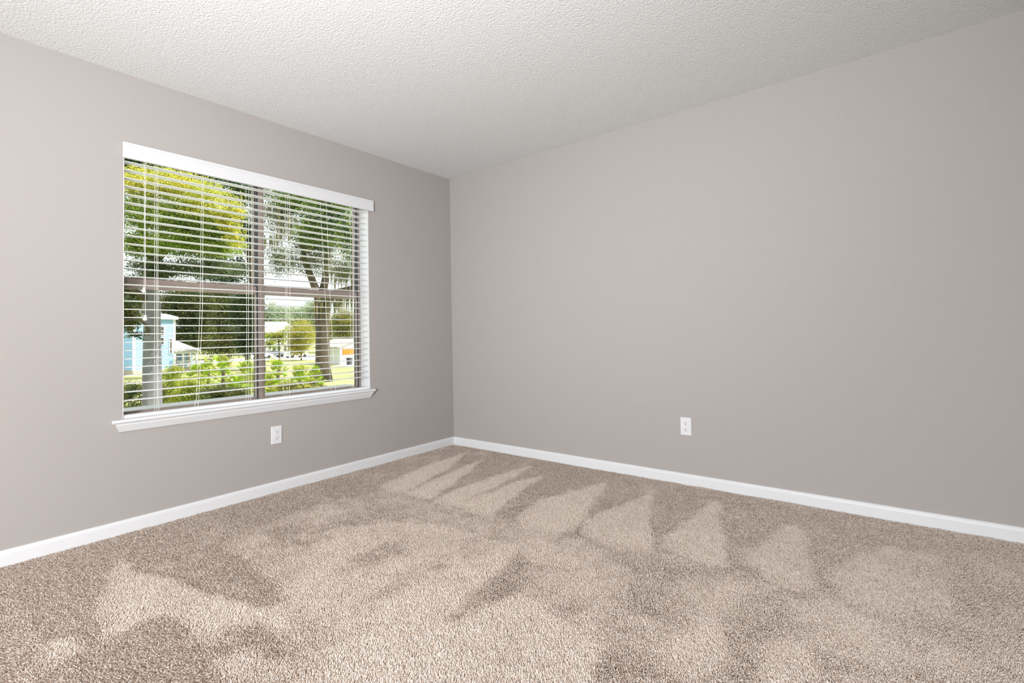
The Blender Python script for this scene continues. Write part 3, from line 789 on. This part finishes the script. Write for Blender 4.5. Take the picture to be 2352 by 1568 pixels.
for i, ((x, y), z, lab) in enumerate(palms):
    t = empty('palmetto', (x, y, GZ), lab, 'palmetto', group='palmettos on the lawn outside the window')
    part('trunk', MB().tube([(x, y, GZ), (x + 0.06, y, GZ + (z - GZ) * 0.5), (x, y + 0.04, z)], [0.16, 0.13, 0.09], 8), M_bark, t, True)
    for j in range(34):
        q = (j / 33.0) ** 0.7
        o = link('frond', FR[(i + j) % 4], t, (0, 0.0, (z - GZ) * (0.25 + 0.75 * q)))
        el = -0.35 + 1.25 * q + random.uniform(-0.3, 0.3)
        o.rotation_euler = (random.uniform(-0.3, 0.3), -el, j * 2.4 + random.uniform(-0.3, 0.3))
        o.scale = [random.uniform(0.55, 0.8)] * 3

# bushes
BUSH = [srgb(150, 164, 58), srgb(176, 182, 78), srgb(120, 140, 48), srgb(194, 192, 92)]
for loc, blobs, cols, n_, s, lab in (
    ((-25.52, 5.63, GZ), [((-25.44, 5.60, -0.87), 0.74, 0.52), ((-25.47, 5.61, -1.72), 0.83, 0.65)], BUSH, 6500, 0.045, 'tall yellow-green bush below the blue house porch'),
    ((-21.86, 5.31, GZ), [((-21.79, 5.29, -1.05), 0.63, 0.39), ((-21.81, 5.29, -1.65), 0.71, 0.47)], BUSH, 6000, 0.04, 'yellow-green bush right of the near grey trunk'),
    ((-22.79, 3.31, GZ), [((-22.73, 3.29, -1.25), 0.56, 0.52), ((-22.78, 3.28, -2.04), 0.67, 0.60)], DEEP + OLIVE, 6000, 0.04, 'dark bush at the lower left corner of the window'),
    ((-21.29, 3.86, GZ), [((-21.22, 3.84, -1.26), 0.40, 0.37), ((-21.24, 3.84, -1.99), 0.51, 0.55)], OLIVE, 4500, 0.04, 'olive bush just right of the foot of the near grey trunk'),
    ((-19.01, 5.63, GZ), [((-19.24, 5.39, -1.31), 0.88, 0.40), ((-18.59, 5.89, -1.46), 0.88, 0.40)], DEEP + OLIVE, 9000, 0.04, 'low bush under the palmettos left of the mullion, shade put into its dark leaves'),  # shade below the palmettos is put into these dark leaves
    ((-17.86, 7.80, GZ), [((-17.91, 7.69, -1.35), 0.68, 0.36), ((-17.13, 8.30, -1.32), 0.7, 0.3)], OLIVE + GOLD, 7000, 0.04, 'low straw-coloured bush right of the mullion, close to the sill'),
):
    t = empty('garden_bush', loc, lab, 'bush', group='bushes outside the window')
    for k_ in range(3):
        a = 2.1 * k_
        part('stem', MB().tube([(loc[0], loc[1], GZ), (loc[0] + 0.25 * math.cos(a), loc[1] + 0.25 * math.sin(a), GZ + 0.8), (loc[0] + 0.5 * math.cos(a), loc[1] + 0.5 * math.sin(a), GZ + 1.5)], [0.04, 0.03, 0.015], 6), M_bark, t, True)
    leaf_part('foliage', blobs, n_, s, cols, t)

# ------------------------------------------------------------------ buildings
M_blue = mat('blue_siding', srgb(160, 202, 236), 0.7)
M_pale = mat('white_siding', srgb(228, 230, 230), 0.7)
M_trimw = mat('white_house_trim', srgb(240, 240, 240), 0.6)
M_roof = mat('grey_shingle', srgb(176, 172, 168), 0.9, vary=(4, 0.12))
M_pane = mat('dark_window_pane', srgb(86, 84, 78), 0.15)
M_orange = mat('orange_panel', srgb(214, 128, 36), 0.6)
M_stone = mat('beige_foundation', srgb(196, 186, 168), 0.9, vary=(3, 0.1))
M_dark = mat('dark_metal', srgb(70, 72, 76), 0.5)


def siding(x0, x1, y0, y1, z0, z1, step, faces):
    """lapped boards on the faces '+x' and '-y' of a block"""
    b = MB()
    z = z0
    while z < z1 - 0.02:
        zt = min(z + step, z1)
        if '+x' in faces:
            b.prism([(x1, z), (x1 + 0.05, z), (x1 + 0.01, zt), (x1, zt)], 'y', y0, y1)
        if '-y' in faces:
            v = [(y0, z), (y0 - 0.05, z), (y0 - 0.01, zt), (y0, zt)]
            b.prism(v, 'x', x0, x1)
        z += step
    return b


def house_window(parent, x, y0, y1, z0, z1, bars=True):
    f = MB()
    d = 0.09
    f.box(x, x + 0.10, y0, y0 + d, z0, z1).box(x, x + 0.10, y1 - d, y1, z0, z1).box(x, x + 0.10, y0 + d, y1 - d, z1 - d, z1).box(x, x + 0.10, y0 + d, y1 - d, z0, z0 + d)
    if bars:
        f.box(x, x + 0.08, y0 + d, y1 - d, (z0 + z1) / 2 - 0.04, (z0 + z1) / 2 + 0.04)
    w_ = part('window', f, M_trimw, parent)
    part('pane', MB().box(x, x + 0.045, y0 + d, y1 - d, z0 + d, z1 - d), M_pane, w_)


def gable(x0, x1, y0, y1, ze, zr, over=0.35):
    """gable roof, ridge along y"""
    xm = (x0 + x1) / 2
    sl_ = (zr - ze) / (xm - x0)
    p = [(x0 - over, ze - over * sl_), (xm, zr), (x1 + over, ze - over * sl_), (x1 + over, ze - over * sl_ + 0.16), (xm, zr + 0.18), (x0 - over, ze - over * sl_ + 0.16)]
    return MB().prism(p, 'y', y0 - over, y1 + over)


h = empty('blue_house', (-70.5, 17.7, GZ), 'two-storey pale blue house with lapped siding and a porch wing, left sash', 'house')
X1, Y0, Y1 = -70.5, 15.56, 19.84
part('wall', MB().box(X1 - 8, X1, Y0, Y1, GZ + 0.5, 3.85), M_blue, h)
part('siding', siding(X1 - 8, X1, Y0, Y1, GZ + 0.5, 3.75, 0.24, '+x-y'), M_blue, h, kind='stuff')
part('foundation', MB().box(X1 - 8, X1 + 0.08, Y0 - 0.08, Y1, GZ, GZ + 0.5), M_stone, h)
for y in (Y0, Y1):
    part('corner_board', MB().box(X1 - 0.02, X1 + 0.09, y - 0.14, y + 0.14, GZ + 0.5, 3.75), M_trimw, h)
part('roof', gable(X1 - 8, X1, Y0, Y1, 3.85, 4.35), M_roof, h)
part('eave_board', MB().box(X1 + 0.2, X1 + 0.45, Y0 - 0.35, Y1 + 0.35, 3.62, 3.92), M_trimw, h)
house_window(h, X1 + 0.03, 18.25, 18.75, 1.55, 2.75)
house_window(h, X1 + 0.03, 18.25, 18.75, 0.35, 1.35)
house_window(h, X1 + 0.03, 19.25, 19.62, -0.85, 1.2, False)
part('wing_wall', MB().box(X1 - 8, X1 - 1.6, Y1, 22.5, GZ + 0.4, -0.4), M_blue, h)
part('siding', siding(X1 - 8, X1 - 1.6, Y1, 22.5, GZ + 0.4, -0.45, 0.24, '+x'), M_blue, h, kind='stuff')
part('wing_roof', MB().add([(X1 + 0.25, Y1, -0.42), (X1 + 0.25, 22.85, -0.42), (X1 - 7, 22.85, -0.42), (X1 - 7, Y1, -0.42), (X1 - 2.6, Y1, 0.95), (X1 - 2.6, 20.7, 0.95), (X1 + 0.25, Y1, -0.62), (X1 + 0.25, 22.85, -0.62), (X1 - 7, 22.85, -0.62), (X1 - 7, Y1, -0.62)],
     [(0, 1, 5, 4), (1, 2, 5), (2, 3, 4, 5), (3, 0, 4), (6, 7, 1, 0), (7, 8, 2, 1), (8, 9, 3, 2), (9, 6, 0, 3), (9, 8, 7, 6)]), M_roof, h, label='pale grey hipped roof over the porch')
part('porch_floor', MB().box(X1 - 1.6, X1, Y1, 22.5, GZ, GZ + 0.5), M_stone, h)
for y in (20.0, 20.9, 21.75, 22.45):
    part('porch_post', MB().box(X1 - 0.22, X1 - 0.04, y - 0.09, y + 0.09, GZ + 0.5, -0.6), M_trimw, h)
part('porch_beam', MB().box(X1 - 0.25, X1, Y1, 22.6, -0.85, -0.6), M_trimw, h)
rl = MB().box(X1 - 0.16, X1 - 0.08, 20.0, 22.45, GZ + 1.35, GZ + 1.43).box(X1 - 0.16, X1 - 0.08, 20.0, 22.45, GZ + 0.62, GZ + 0.69)
for k_ in range(17):
    rl.box(X1 - 0.14, X1 - 0.10, 20.06 + k_ * 0.145, 20.10 + k_ * 0.145, GZ + 0.69, GZ + 1.35)
part('porch_railing', rl, M_trimw, h)
house_window(h, X1 - 1.57, 20.25, 20.75, -2.2, -0.9)
house_window(h, X1 - 1.57, 21.1, 21.6, -2.2, -0.9)
part('porch_door', MB().box(X1 - 1.6, X1 - 1.5, 21.85, 22.35, GZ + 0.5, -0.8, 0.01), M_stone, h)

h = empty('white_house', (-116, 56.5, GZ), 'far two-storey white house with a pale roof, just right of the mullion', 'house')
part('wall', MB().box(-126, -116, 51.5, 60.2, GZ, 2.4), M_pale, h)
part('siding', siding(-126, -116, 51.5, 60.2, GZ + 0.3, 2.35, 0.3, '+x-y'), M_pale, h, kind='stuff')
part('roof', gable(-126, -116, 51.5, 60.2, 2.4, 4.9, 0.5), M_roof, h)
for y in (52.2, 54.6, 57.2, 58.5):
    house_window(h, -115.97, y, y + 0.95, 0.75, 2.2)
    house_window(h, -115.97, y, y + 0.95, -2.4, -0.8)
part('door', MB().box(-116, -115.9, 55.9, 56.9, GZ + 0.1, -0.9, 0.02), M_stone, h)

h = empty('garage', (-61.1, 39.5, GZ), 'low pale outbuilding with an orange panel under its roof, right edge of the window', 'garage')
part('wall', MB().box(-67, -61.1, 37.9, 41.6, GZ, -0.55), M_pale, h)
part('roof', MB().prism([(37.3, -0.72), (40.9, 0.45), (44.5, -0.72), (44.5, -0.55), (40.9, 0.64), (37.3, -0.55)], 'x', -67.4, -60.7), M_roof, h)
part('gable_wall', MB().prism([(37.9, -0.55), (41.6, -0.55), (41.6, 0.2), (40.9, 0.42)], 'x', -61.3, -61.1), M_pale, h)
part('orange_panel', MB().box(-61.1, -60.98, 38.33, 40.24, -1.78, -0.80, 0.02), M_orange, h, label='bright orange panel high on the front')
part('base_board', MB().box(-61.1, -60.99, 38.2, 40.4, -1.92, -1.80), M_trimw, h)
part('corner_board', MB().box(-61.12, -61.0, 37.85, 38.05, GZ, -0.6), M_trimw, h)
top('bin', MB().prism([(-59.95, GZ), (-59.35, GZ), (-59.25, GZ + 0.95), (-60.05, GZ + 0.95)], 'y', 38.25, 38.75).box(-60.08, -59.22, 38.2, 38.8, GZ + 0.95, GZ + 1.05, 0.02), M_dark, 'dark bin standing at the corner of the outbuilding with the orange panel', 'bin', (-59.65, 38.5, GZ))

# ------------------------------------------------------------------ cars
M_car = mat('white_car_paint', srgb(238, 239, 240), 0.3)
M_carg = mat('grey_car_paint', srgb(120, 126, 134), 0.3)
M_tyre = mat('tyre', srgb(40, 40, 42), 0.8)


def car(name, x, y, label, paint, van=False, ang=0.0):
    c = empty(name, (x, y, GZ + 0.03), label, 'car', (0, 0, ang), group='vehicles parked by the road')
    L, W = (4.9, 1.85) if van else (4.5, 1.75)
    zt = 1.95 if van else 1.45
    s = [(-L / 2, 0.35), (L / 2, 0.35), (L / 2, 0.72), (L / 2 - 0.15, 0.90), (L * 0.24, 1.0), (L * 0.10, zt), (-L * (0.44 if van else 0.30), zt), (-L * (0.49 if van else 0.44), 1.0), (-L / 2, 0.85)]
    link('body', MB().prism(s, 'x', -W / 2, W / 2).mesh('body', paint), c)
    g = [(L * 0.215, 1.02), (L * 0.095, zt - 0.08), (-L * (0.42 if van else 0.29), zt - 0.08), (-L * (0.44 if van else 0.40), 1.02)]
    link('side_windows', MB().prism(g, 'x', -W / 2 - 0.012, W / 2 + 0.012).mesh('side_windows', M_pane), c)
    link('windscreen', MB().add([(-W / 2 + 0.1, L * 0.232, 1.04), (W / 2 - 0.1, L * 0.232, 1.04), (W / 2 - 0.15, L * 0.112, zt - 0.06), (-W / 2 + 0.15, L * 0.112, zt - 0.06), (-W / 2 + 0.1, L * 0.25, 1.04), (W / 2 - 0.1, L * 0.25, 1.04), (W / 2 - 0.15, L * 0.13, zt - 0.06), (-W / 2 + 0.15, L * 0.13, zt - 0.06)],
         [(0, 1, 2, 3), (4, 5, 6, 7), (0, 1, 5, 4), (1, 2, 6, 5), (2, 3, 7, 6), (3, 0, 4, 7)]).mesh('windscreen', M_pane), c)
    for sy in (-1, 1):
        for sx in (-1, 1):
            wx_ = sx * (W / 2 - 0.08)
            link('wheel', MB().tube([(wx_ - 0.11, sy * L * 0.31, 0.33), (wx_ + 0.11, sy * L * 0.31, 0.33)], 0.33, 16).mesh('wheel', M_tyre), c)
    return c


car('parked_van', -97.5, 43.0, 'white van parked left of the mullion, behind the palmettos', M_car, True, 0.2)
car('parked_car', -100.5, 47.4, 'grey car parked in front of the white house, right of the mullion', M_carg, False, 0.1)
car('parked_car', -93.6, 48.6, 'white car parked left of the mossy oak trunk, under the gold tree', M_car, False, 0.1)
